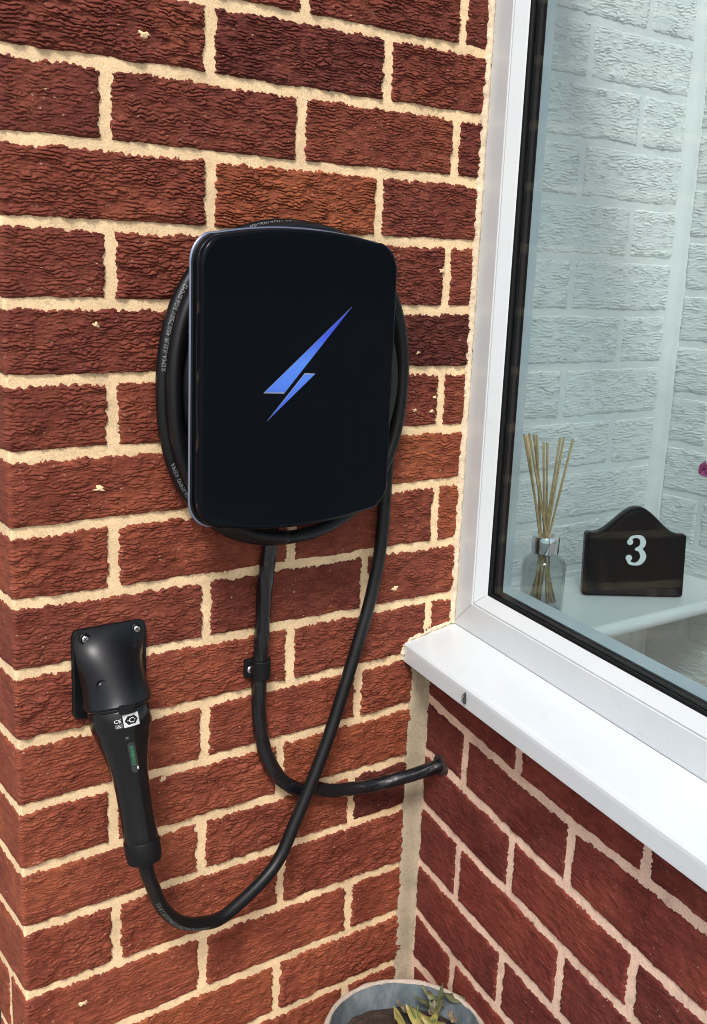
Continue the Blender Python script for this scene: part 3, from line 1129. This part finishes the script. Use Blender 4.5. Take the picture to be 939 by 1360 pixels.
plug_text('C', 9.0, 14, sg * 12.5, M_PRINT_W, PH0)
plug_text('CE', 6.2, 12.5, sg * -1.5, M_PRINT_W, PH0)
plug_patch('mark_patch', 16.5, 21.5, sg * -5, sg * 3, simple('grey_mark', (0.09, 0.095, 0.1), 0.5), 0.2, PH0)
plug_text('\u25b3', 4.5, 19, sg * -1, M_PRINT_W, PH0)
plug_text('X', 5.2, 35.5, sg * 5, M_PRINT, PH0)
plug_patch('badge', 42, 84, sg * 3.6, sg * 11.6, simple('charcoal_badge', (0.028, 0.031, 0.034), 0.3), 0.35, PH0, 24, 6, 4.0)
plug_text('HYPERVOLT', 4.9, 61, sg * 7.4, M_PRINT_G, PH0, True, 0.6)
plug_patch('badge_dash', 76, 80, sg * 9.6, sg * 11.0, M_PRINT_W, 0.7, PH0, 3, 3)

# ------------------------------------------------------------------ holster
ho = empty('cable_holster', 'black plastic plug holster screwed to the bricks near the outer corner', 'holster', (100, 0, -700))


def rrect(x0, x1, z0, z1, r, n=6):
    out = []
    for cx, cz, a0 in ((x1 - r, z0 + r, -90), (x1 - r, z1 - r, 0), (x0 + r, z1 - r, 90), (x0 + r, z0 + r, 180)):
        for a in np.linspace(a0, a0 + 90, n):
            out.append((cx + r * math.cos(math.radians(a)), cz + r * math.sin(math.radians(a))))
    return out


o = prism('back_plate', rrect(58, 143, -699, -597, 9), front, -2.0, -8.0, M_HOLSTER, ho, bev=2)
MC, MR = PT + ax * -3.0, 35.5                             # mouth of the hood, square to the plug
ra = np.array((0, -1.0, 0)) - (-ax[1]) * ax
ra /= np.linalg.norm(ra)
rb = np.cross(ax, ra)
rb = rb if rb[0] > 0 else -rb
na, nv = 49, 30
A, V_ = np.meshgrid(np.linspace(-1, 1, na), np.linspace(0, 1, nv))
PHA = A * math.radians(128)
LIP = MC + MR * (np.cos(PHA)[..., None] * ra + np.sin(PHA)[..., None] * rb)
LIP[..., 1] = np.minimum(LIP[..., 1], -7.0)
TOP = np.stack([100.0 + A * 40.5, -9.5 + 2.5 * A ** 4, -598.0 - 7.0 * np.abs(A) ** 9], -1)
ease = smooth(-0.12, 1.25, V_) / smooth(-0.12, 1.25, np.ones(1))[0]
V1 = TOP + (LIP - TOP) * V_[..., None]
V1[..., 1] = TOP[..., 1] + (LIP[..., 1] - TOP[..., 1]) * ease
V1[..., 0] = TOP[..., 0] + (LIP[..., 0] - TOP[..., 0]) * V_ ** 1.6
cen = np.stack([MC[0] + 0 * A, np.full_like(A, -6.0), MC[2] + 0 * A], -1)
dn = cen - V1
dn[..., 2] *= 0.3
dn /= np.linalg.norm(dn, axis=-1)[..., None]
V2 = (V1 + dn * 3.0)[::-1]
VV = np.concatenate([V1, V2], 0)
Xh, Hh, Zh = V1[..., 0], -V1[..., 1], V1[..., 2]
grid_mesh('hood', VV[..., 0], VV[..., 1], VV[..., 2], M_HOLSTER, ho)


def screw(parent, c, r, nrm, m=M_STEEL, name='screw'):
    nrm = np.array(nrm, float)
    s_ = lathe(name, [(-3, 0), (-3, r * 0.9), (0, r), (0.7, r * 0.9), (1.1, r * 0.55), (1.2, 0)], c, nrm, m, parent, 20, ref=(0, 0, 1))
    # cross recess
    q = nrm / np.linalg.norm(nrm)
    a = np.cross(q, (0, 0, 1.0))
    a /= np.linalg.norm(a)
    b = np.cross(q, a)
    a, b = a * 0.8 + b * 0.6, b * 0.8 - a * 0.6
    for d1, d2, k in ((a, b, 1.26), (b, a, 1.34)):
        c0 = np.array(c, float) + q * k
        vv = [c0 + d1 * r * .6 + d2 * r * .13, c0 - d1 * r * .6 + d2 * r * .13, c0 - d1 * r * .6 - d2 * r * .13, c0 + d1 * r * .6 - d2 * r * .13]
        mesh('screw_slot', vv, [(0, 1, 2, 3)], M_RUBBER, s_, False)
    return s_


def hood_at(x, z):
    d = (Xh - x) ** 2 + (Zh - z) ** 2
    j = np.unravel_index(np.argmin(d), d.shape)
    return -Hh[j]


for x, z in ((70.5, -606.5), (129.5, -605.5)):
    y = hood_at(x, z)
    lathe('screw_boss', [(-4, 0), (-4, 6.4), (1.2, 6.2), (1.4, 4.8), (0.6, 4.6), (0.6, 0)], (x, y, z), (0, -1, 0), M_HOLSTER, ho, 24, ref=(0, 0, 1))
    screw(ho, (x, y - 1.0, z), 3.7, (-0.15, -1, 0.1))
for px, py in ((135, 910), (185, 903)):
    best = None
    for j in range(nv):
        for i in range(na):
            q = V1[j, i]
            d = (q - np.array(CAMP)) @ R_
            ix, iy = 469.5 + 1401.49 * d[0] / d[1], 680 - 1401.49 * d[2] / d[1]
            e = (ix - px) ** 2 + (iy - py) ** 2
            if best is None or e < best[0]:
                best = (e, q)
    q = best[1]
    nn = np.array((q[0] - 95.0, -45.0, 25.0))
    nn /= np.linalg.norm(nn)
    h = lathe('screw_hole', [(-2, 0), (-2, 4.4), (0.5, 4.6), (0.8, 5.6), (0.0, 6.2)], q, nn, M_RUBBER, ho, 20, ref=(0, 0, 1))
    lathe('screw', [(-1.5, 0), (-1.5, 2.6), (-0.6, 2.4), (-0.2, 0)], q, nn, M_STEEL, h, 14, ref=(0, 0, 1))
# latch tab under the hood's lip
lt = MC + (MR - 1.0) * (math.cos(-0.12) * ra + math.sin(-0.12) * rb)
v, f = box_vf(lt[0] - 8, lt[0] + 8, lt[1] - 2.5, lt[1] + 3, lt[2] - 7, lt[2] + 2)
bevel(mesh('latch_tab', v, f, M_HOLSTER, ho, False), 0.8)

# ------------------------------------------------------------------ supply cable and its clip
pts = [(300, -10, -505), (297, -12, -535), (292.5, -12.5, -570), (290, -12.5, -605), (288, -13, -650), (286, -13, -695), (286.5, -13, -735), (291, -13, -770), (303, -13, -808), (326, -13, -841), (358, -13, -863), ] + [tuple(on_y(a, b, c)) for a, b, c in ((410, 1046, -14), (440, 1050, -16), (470, 1047, -20), (500, 1042, -27), (530, 1034, -38), (558, 1026, -48), (585, 1016, -57))]
pts.append(tuple(np.array(pts[-1]) + np.array((32, -8, 6))))
sp, ss = resample(catmull(np.array(pts, float), 10), 2.2)


def twist(s, ph):
    w = ph * 3 + s / 17 + 1.2 * vn(s / 40, 0, 5)
    return 1.25 * np.abs(np.sin(w)) + 0.35 * vn(s / 16, ph * 1.4, 61) + 0.3 * vn(s / 14 + ph, ph * 3.0, 62)


o = tube('supply_cable', sp, 8.0, M_SWA, None, 22, twist)
tag(o, 'black twisted supply cable running down from the charger into a hole in the porch wall', 'cable')
hx = np.array(on_y(585, 1016, -56.5))
tt_ = np.linspace(0, 2 * np.pi, 28, endpoint=False)
hr = np.array([0.0, 9, 13, 15.5])
PHI_, I = np.meshgrid(tt_, np.arange(4))
uu = hr[I] * (1 + 0.22 * vn(np.cos(PHI_) * 2.2, np.sin(PHI_) * 2.2, 55)) * np.cos(PHI_) * 1.1
zz_ = hr[I] * (1 + 0.22 * vn(np.cos(PHI_) * 2.2 + 9, np.sin(PHI_) * 2.2, 56)) * np.sin(PHI_)
of = np.array([-1.5, -3.4, -3.6, -0.2])[I]
u0_ = float(np.dot(hx - np.array([XC, 0, 0]), WD))
grid_mesh('hole_shade', XC + WD[0] * (u0_ + uu) + WN[0] * of, WD[1] * (u0_ + uu) + WN[1] * of, hx[2] + zz_, simple('dark_hole_shade', (0.03, 0.014, 0.011), 0.85, nscale=300, namt=0.6, bmp=0.6), porch, close_u=True)  # dark patch painted in for the shade inside the cable hole
cl = empty('cable_clip', 'small black cable clip with one bright screw holding the supply cable', 'clip', (285, 0, -684))
arc = []
for r_, d in ((10.4, 1), (12.2, -1)):
    pass
sec = []
cxx, cyy = 287.5, -13.0
outer = [(270, -0.5), (270, -7.5), (276.2, -8.2)] + [(cxx + 12.4 * math.cos(a), cyy + 12.4 * math.sin(a)) for a in np.radians(np.linspace(195, 340, 14) )] + [(300.5, -9), (300.5, -0.5)]
vv = [(x, y, -694.0) for x, y in outer] + [(x, y, -671.0) for x, y in outer]
n = len(outer)
f = [tuple(range(n)), tuple(range(n, 2 * n))[::-1]] + [(k, n + k, n + (k + 1) % n, (k + 1) % n) for k in range(n)]
o = mesh('clip_band', vv, f, M_RUBBER, cl, False)
bevel(o, 1.2)
screw(cl, (276.8, -8.6, -683.5), 4.6, (-0.1, -1, 0.05))

# ------------------------------------------------------------------ things inside the porch
v, f = [], []
ys = [2] + [-172] + list(-176 - 10 * np.sin(np.radians(np.linspace(0, 180, 11)))) + [-172, 2]
zs = [-650] + [-650] + list(-660 + 10 * np.cos(np.radians(np.linspace(0, 180, 11)))) + [-670, -670]
n = len(ys)
v = [(655, y, z) for y, z in zip(ys, zs)] + [(1005, y, z) for y, z in zip(ys, zs)]
f = [tuple(range(n))[::-1], tuple(range(n, 2 * n))] + [(k, (k + 1) % n, n + (k + 1) % n, n + k) for k in range(n)]
o = mesh('shelf', v, f, M_BOARD, None, False)
tag(o, 'white round edged shelf inside the porch under the house number', 'shelf')

# reed diffuser
DX, DY, DZ = 677.0, -90.0, -649.6
rd = empty('reed_diffuser', 'clear glass reed diffuser with chrome collar and pale reeds behind the window', 'diffuser', (DX, DY, DZ))
bot = lathe('bottle', [(1.5, 0), (0.5, 24), (2, 27.5), (6, 29), (60, 29), (68, 27.5), (74, 22), (77, 15), (79, 13.5), (86, 13.5), (86, 11.5), (79, 11.5), (74, 19), (66, 25.5), (58, 26.8), (8, 26.8), (5, 24), (4.5, 0)],
            (DX, DY, DZ), (0, 0, 1), M_BOTTLE, rd, 48)
mesh('printed_label', [(DX + 14, DY - 25.9, DZ + 30), (DX + 21, DY - 20.5, DZ + 30), (DX + 21, DY - 20.5, DZ + 31), (DX + 14, DY - 25.9, DZ + 31)], [(0, 1, 2, 3)], M_RUBBER, bot, False)
lathe('collar', [(79, 14), (79, 17.6), (80, 18), (101, 18), (102, 17.4), (102, 13), (96, 12.5), (96, 0)], (DX, DY, DZ), (0, 0, 1), M_CHROME, rd, 48)
tops = [(696, 577), (703, 576), (709, 577), (722, 587), (727, 588), (744, 582), (749, 581), (761, 583), (700, 579), (713, 578)]
for i, (px, py) in enumerate(tops):
    tp = on_y(px, py, DY + rng.uniform(-14, 14))
    ne = np.array((DX + 7.5 * (tp[0] - DX) / 60 + rng.uniform(-2, 2), DY + rng.uniform(-6, 6), DZ + 100))
    d = ne - tp
    bt = ne + d / abs(d[2]) * 92
    bt[0] = DX - 20 + 40 * i / 9.0
    bt[1] = DY + rng.uniform(-10, 10)
    tube('reed', np.array([tp, tp * .5 + ne * .5, ne, ne * .5 + bt * .5, bt]), 1.55, M_REED, rd, 8, ref=(0, -1, 0))

# house number plaque
hp = empty('house_number', 'black arched house number plaque with white numeral 3 on the shelf', 'plaque', (840, -112, -650))
q1, q2 = np.array((781.0, -75.0, -649.5)), np.array((898.5, -152.0, -649.5))
ed = (q2 - q1) / np.linalg.norm(q2 - q1)
en = np.array((ed[1], -ed[0], 0.0))                       # towards the viewer
if en @ (np.array(CAMP) - q1) < 0:
    en = -en
W0 = float(np.linalg.norm(q2 - q1))


def plq(a, b, d):
    return tuple(q1 + ed * a + np.array((0, 0, b)) + en * (d - 0.11 * b))


def arch(inset):
    w0, w1 = -4 + inset, W0 + 0 - inset
    pts = [(w0 + 3, inset), (w1 - 3, inset), (w1, inset + 3)]
    pts += [(w1, 86 - inset), (w1 - 3, 89 - inset)]
    c = (w0 + w1) / 2
    L = (w1 - w0) / 2
    for k in np.linspace(0.93, -0.93, 41):
        g = abs(k)
        h = 89 + 37 * (0.5 + 0.5 * math.cos(math.pi * min(1, g / 0.86))) if g < 0.86 else 89
        pts.append((c + L * k, h - inset))
    pts += [(w0 + 3, 89 - inset), (w0, 86 - inset), (w0, inset + 3)]
    return pts


o = prism('board', arch(0), plq, -9, 2, M_SIGN, hp, bev=1.2)
o = prism('raised_panel', arch(5.0), plq, 1.5, 3.6, M_SIGN, hp, bev=1.0)
v = [plq(a, b, d) for a, b, d in ((2, 4, 3), (W0 - 6, 4, 3), (W0 - 12, 12, 3), (8, 12, 3), (2, 4, 6.5), (W0 - 6, 4, 6.5), (W0 - 12, 12, 5), (8, 12, 5))]
mesh('bottom_moulding', v, [(0, 3, 2, 1), (4, 5, 6, 7), (0, 1, 5, 4), (1, 2, 6, 5), (2, 3, 7, 6), (3, 0, 4, 7)], M_SIGN, hp, False)
# the numeral: swelling strokes and ball ends
num = []


def stroke(pts, wid, lift):
    p = catmull(np.array([(a, b, 0) for a, b in pts], float), 8)
    w = np.interp(np.linspace(0, 1, len(p)), np.linspace(0, 1, len(wid)), wid)
    t = np.gradient(p, axis=0)
    t /= np.linalg.norm(t, axis=1)[:, None]
    nn = np.c_[-t[:, 1], t[:, 0]]
    L = p[:, :2] + nn * w[:, None] / 2
    R = p[:, :2] - nn * w[:, None] / 2
    return L, R, lift


nv_, nf_ = [], []


def add_poly(L, R, lift):
    b = len(nv_)
    k = len(L)
    for q in L:
        nv_.append(plq(q[0], q[1], lift))
    for q in R:
        nv_.append(plq(q[0], q[1], lift))
    for i in range(k - 1):
        nf_.append((b + i, b + i + 1, b + k + i + 1, b + k + i))


def add_disc(a, b_, r, lift):
    b = len(nv_)
    nv_.append(plq(a, b_, lift))
    for k in range(20):
        nv_.append(plq(a + r * math.cos(k * math.pi / 10), b_ + r * math.sin(k * math.pi / 10), lift))
    for k in range(20):
        nf_.append((b, b + 1 + k, b + 1 + (k + 1) % 20))


NX, NZ = 69.0, 45.0                                       # numeral's left end and foot
sc3 = 1.0
U = lambda a, b: (NX + (a - 15) * sc3, NZ + b * sc3)
add_poly(*stroke([U(3.5, 33), U(7, 38), U(14, 40), U(21, 38), U(24, 31.5), U(21, 25), U(13, 22)], [3, 4.2, 3.6, 6.5, 8.5, 6.5, 2.4], 4.00))
add_poly(*stroke([U(13, 22), U(21, 20.5), U(25.3, 12), U(21.5, 4), U(14, 1.2), U(6.5, 3), U(3, 8.5)], [2.4, 6.5, 9, 7, 3.8, 4.4, 3], 4.06))
add_disc(*U(5.4, 32.2), 4.3, 4.12)
add_disc(*U(5.0, 9.6), 4.6, 4.18)
mesh('numeral', nv_, nf_, M_NUM, hp, False)

# flower at the right edge of the pane
fl = empty('potted_flower', 'pink flower on a thin stem at the right edge of the window', 'flower', (990, -186, -650))
lathe('flower_pot', [(0, 0), (0, 17), (30, 21), (34, 22), (34, 19), (28, 18), (28, 0)], (990, -186, -649.5), (0, 0, 1), M_CERAMIC, fl, 32)
st = catmull(np.array([(990, -186, -622), (992, -184, -560), (985, -172, -495), (966, -142, -466), (951, -128, -472)], float), 8)
tube('flower_stem', st, 1.3, M_STEM, fl, 8)


def leaf(name, base, tip, width, curl, side, m, parent, n=9, fold=0.25, wav=0.0, seed=0):
    base, tip = np.array(base, float), np.array(tip, float)
    d = tip - base
    L = np.linalg.norm(d)
    d /= L
    sd = np.array(side, float)
    sd = sd - (sd @ d) * d
    sd /= np.linalg.norm(sd)
    up = np.cross(d, sd)
    t = np.linspace(0, 1, n)
    w = np.linspace(-1, 1, 7)
    T, W = np.meshgrid(t, w, indexing='ij')
    hw = width / 2 * (np.sin(np.pi * T ** 0.8) ** 0.8 + 0.02)
    h = curl * np.sin(np.pi * T) + fold * np.abs(W) * hw + wav * vn(T * 5, W * 2, seed)
    V = base + d * (T * L)[..., None] + sd * (W * hw)[..., None] + up * h[..., None]
    return grid_mesh(name, V[..., 0], V[..., 1], V[..., 2], m, parent)


for a in range(5):
    an = a * 1.2566 + 0.3
    c0 = np.array((951, -128, -474.0))
    dv = np.array((0.3 * math.cos(an), math.cos(an), math.sin(an)))
    leaf('petal', c0, c0 + dv * 12, 10, 2.5, np.cross(dv, (1, 0.2, 0)), M_PETAL, fl, wav=1.0, seed=a)

# ------------------------------------------------------------------ flower pot in the corner
pc = np.array((419.5, -163.5))
PR = 101.0
ZR = -1141.0
pot = empty('garden_pot', 'blue grey glazed garden pot with chipped stone rim standing in the wall corner', 'pot', (pc[0], pc[1], -Z0))


def circ(prof, name, m, parent, sides=96, wob=0.6, seed=0):
    ph = np.linspace(0, 2 * np.pi, sides, endpoint=False)
    pr = np.array(prof, float)
    PHI_, I = np.meshgrid(ph, np.arange(len(pr)))
    r = pr[:, 1][I] + wob * vn(np.cos(PHI_) * 9, np.sin(PHI_) * 9 + I, seed)
    z = pr[:, 0][I] + wob * vn(np.cos(PHI_) * 7 + 40, np.sin(PHI_) * 7 + I * 0.6, seed + 1)
    return grid_mesh(name, pc[0] + r * np.cos(PHI_), pc[1] + r * np.sin(PHI_), z, m, parent, close_u=True)


circ([(-1499, 0), (-1499, 68), (-1490, 73), (-1300, 92), (-1200, 98), (ZR - 14, 99)], 'pot_body', M_POT, pot, wob=0.4, seed=1)
circ([(ZR - 16, 98), (ZR - 14, 101.5), (ZR - 5, 103.6), (ZR - 1.2, 103.2), (ZR, 101.6), (ZR - 0.6, 98.6), (ZR - 3, 97.2)], 'pot_rim', M_RIM, pot, wob=0.9, seed=3)
circ([(ZR - 2.4, 97.6), (ZR - 12, 96.2), (ZR - 40, 93), (ZR - 80, 90)], 'pot_lining', M_POT, pot, wob=0.5, seed=5)
rr_ = np.linspace(0, 94, 30)
circ([(ZR - 36 - 4 * math.cos(r / 18) + 3 * math.sin(r / 7), r) for r in rr_], 'soil', M_SOIL, pot, 80, 3.0, 7)
pl = empty('withering_plant', 'withering plant with green and yellowing leaves growing in the garden pot', 'plant', (pc[0] + 25, pc[1] + 22, ZR - 36))
px0 = np.array((pc[0] + 34, pc[1] + 12, ZR - 37.0))
for k, (dx, dy, dz) in enumerate(((12, 22, 34), (-14, -6, 30), (16, -10, 32), (2, 26, 38), (-24, 2, 24))):
    tube('stem', catmull(np.array([px0 + (k * 2, 0, -6), px0 + (dx * .5, dy * .5, dz * .7), px0 + (dx, dy, dz)], float), 6), 1.3, M_STEM, pl, 8, ref=(1, 0, 0))


def on_z(x, y, z):
    d = cam_ray(x, y)
    return np.array(CAMP) + d * ((z - CAMP[2]) / d[2])


LV = [((590, 1334, -1150), (550, 1320, -1146), 15, 5, M_LEAF_G), ((586, 1326, -1140), (560, 1308, -1132), 13, 4, M_LEAF_G), ((588, 1318, -1136), (624, 1328, -1140), 13, 5, M_LEAF_G),
      ((592, 1362, -1150), (539, 1335, -1143), 32, 7, M_LEAF_Y), ((538, 1366, -1152), (523, 1335, -1146), 10, 3, M_LEAF_Y), ((606, 1358, -1148), (597, 1341, -1140), 9, 3, M_LEAF_B),
      ((575, 1350, -1152), (578, 1326, -1142), 11, 5, M_LEAF_B), ((584, 1350, -1150), (570, 1329, -1143), 9, 4, M_LEAF_G), ((560, 1372, -1150), (582, 1340, -1146), 12, 4, M_LEAF_Y),
      ((548, 1344, -1158), (527, 1328, -1154), 9, 3, M_LEAF_B), ((600, 1372, -1146), (560, 1350, -1140), 16, 5, M_LEAF_Y), ((580, 1345, -1140), (588, 1305, -1128), 8, 3, M_LEAF_G)]
for k, (a, b, w, c, m) in enumerate(LV):
    a, b = on_z(*a), on_z(*b)
    d = b - a
    side = np.cross(d, (0.15 * math.sin(k * 2.1), 0.35 * math.cos(k * 1.7), 1.0))
    leaf('leaf', a, b, w, c, side, m, pl, 14, 0.3, 2.6, 300 + k)

# old mortar splashes on the brick faces and dirt where the sill meets the wall
for k, (px, py, r_) in enumerate(((132, 650, 7), (192, 46, 6), (128, 432, 4.5), (552, 545, 4), (574, 546, 3.5), (578, 528, 3), (110, 1333, 6), (216, 1036, 4), (556, 468, 4), (300, 760, 3), (525, 782, 5), (588, 360, 4))):
    c = on_y(px, py, -3.4)
    tt_ = np.linspace(0, 2 * np.pi, 22, endpoint=False)
    PHI_, I = np.meshgrid(tt_, np.arange(4))
    hr = np.array([0, 0.45, 0.85, 1.0])[I] * r_ * (1 + 0.75 * vn(np.cos(PHI_) * 2.6 + k * 7, np.sin(PHI_) * 2.6, 15))
    grid_mesh('mortar_splash', c[0] + hr * np.cos(PHI_), c[1] + np.array([-0.9, -0.8, 0.2, 3.0])[I] + 0.5 * vn(PHI_ * 3, I + k, 16), c[2] + hr * 0.6 * np.sin(PHI_), M_MORTAR, wall, close_u=True)
M_DIRT = simple('dark_dirt', (0.05, 0.035, 0.025), 0.95, nscale=300, namt=0.6, bmp=0.6)
dv_, df_ = [], []
for k in range(46):
    t_ = rng.uniform(0, 1) ** 1.5
    of = 43 - 70 * t_
    c = np.array(wpt(-0.2093 * of, of, -681.5 - 12.5 * (44 - of) / 84)) + (rng.uniform(-5, 2), rng.uniform(-2.5, -0.5), rng.uniform(-1, 7) * (1 - 0.6 * t_))
    r_ = rng.uniform(0.6, 2.0)
    b = len(dv_)
    for q in ((1, 0, 0), (-1, 0, 0), (0, 1, 0), (0, -1, 0), (0, 0, 1), (0, 0, -1)):
        dv_.append(tuple(c + np.array(q) * r_ * rng.uniform(0.6, 1.3)))
    df_ += [(b + i, b + j, b + l) for i, j, l in ((0, 2, 4), (2, 1, 4), (1, 3, 4), (3, 0, 4), (2, 0, 5), (1, 2, 5), (3, 1, 5), (0, 3, 5))]
mesh('dirt', dv_, df_, M_DIRT, win)['kind'] = 'stuff'

# small dead insect on the sill's nose
bug = empty('dead_insect', 'tiny dark dead insect stuck to the front edge of the white sill', 'insect', wpt(173, -42, -712))
M_BUG = simple('insect_shell', (0.04, 0.035, 0.03), 0.4, nscale=400, namt=0.5)
b0 = np.array(wpt(173, -42.6, -716))
lathe('insect_body', [(0, 0), (1, 1.6), (4, 2.1), (8, 1.5), (9, 1.0), (10, 1.7), (12, 1.8), (14, 1.0), (15, 0)], b0, (0.05, 0.02, 1), M_BUG, bug, 12)
for k in range(6):
    sgn = -1 if k % 2 else 1
    z = 4 + 3 * (k // 2)
    tube('insect_leg', np.array([b0 + (0, 0, z), b0 + (-0.6, sgn * 2.6, z + 1.5), b0 + (-0.8, sgn * 4.0, z - 2.5)]), 0.35, M_BUG, bug, 6, ref=(1, 0, 0))
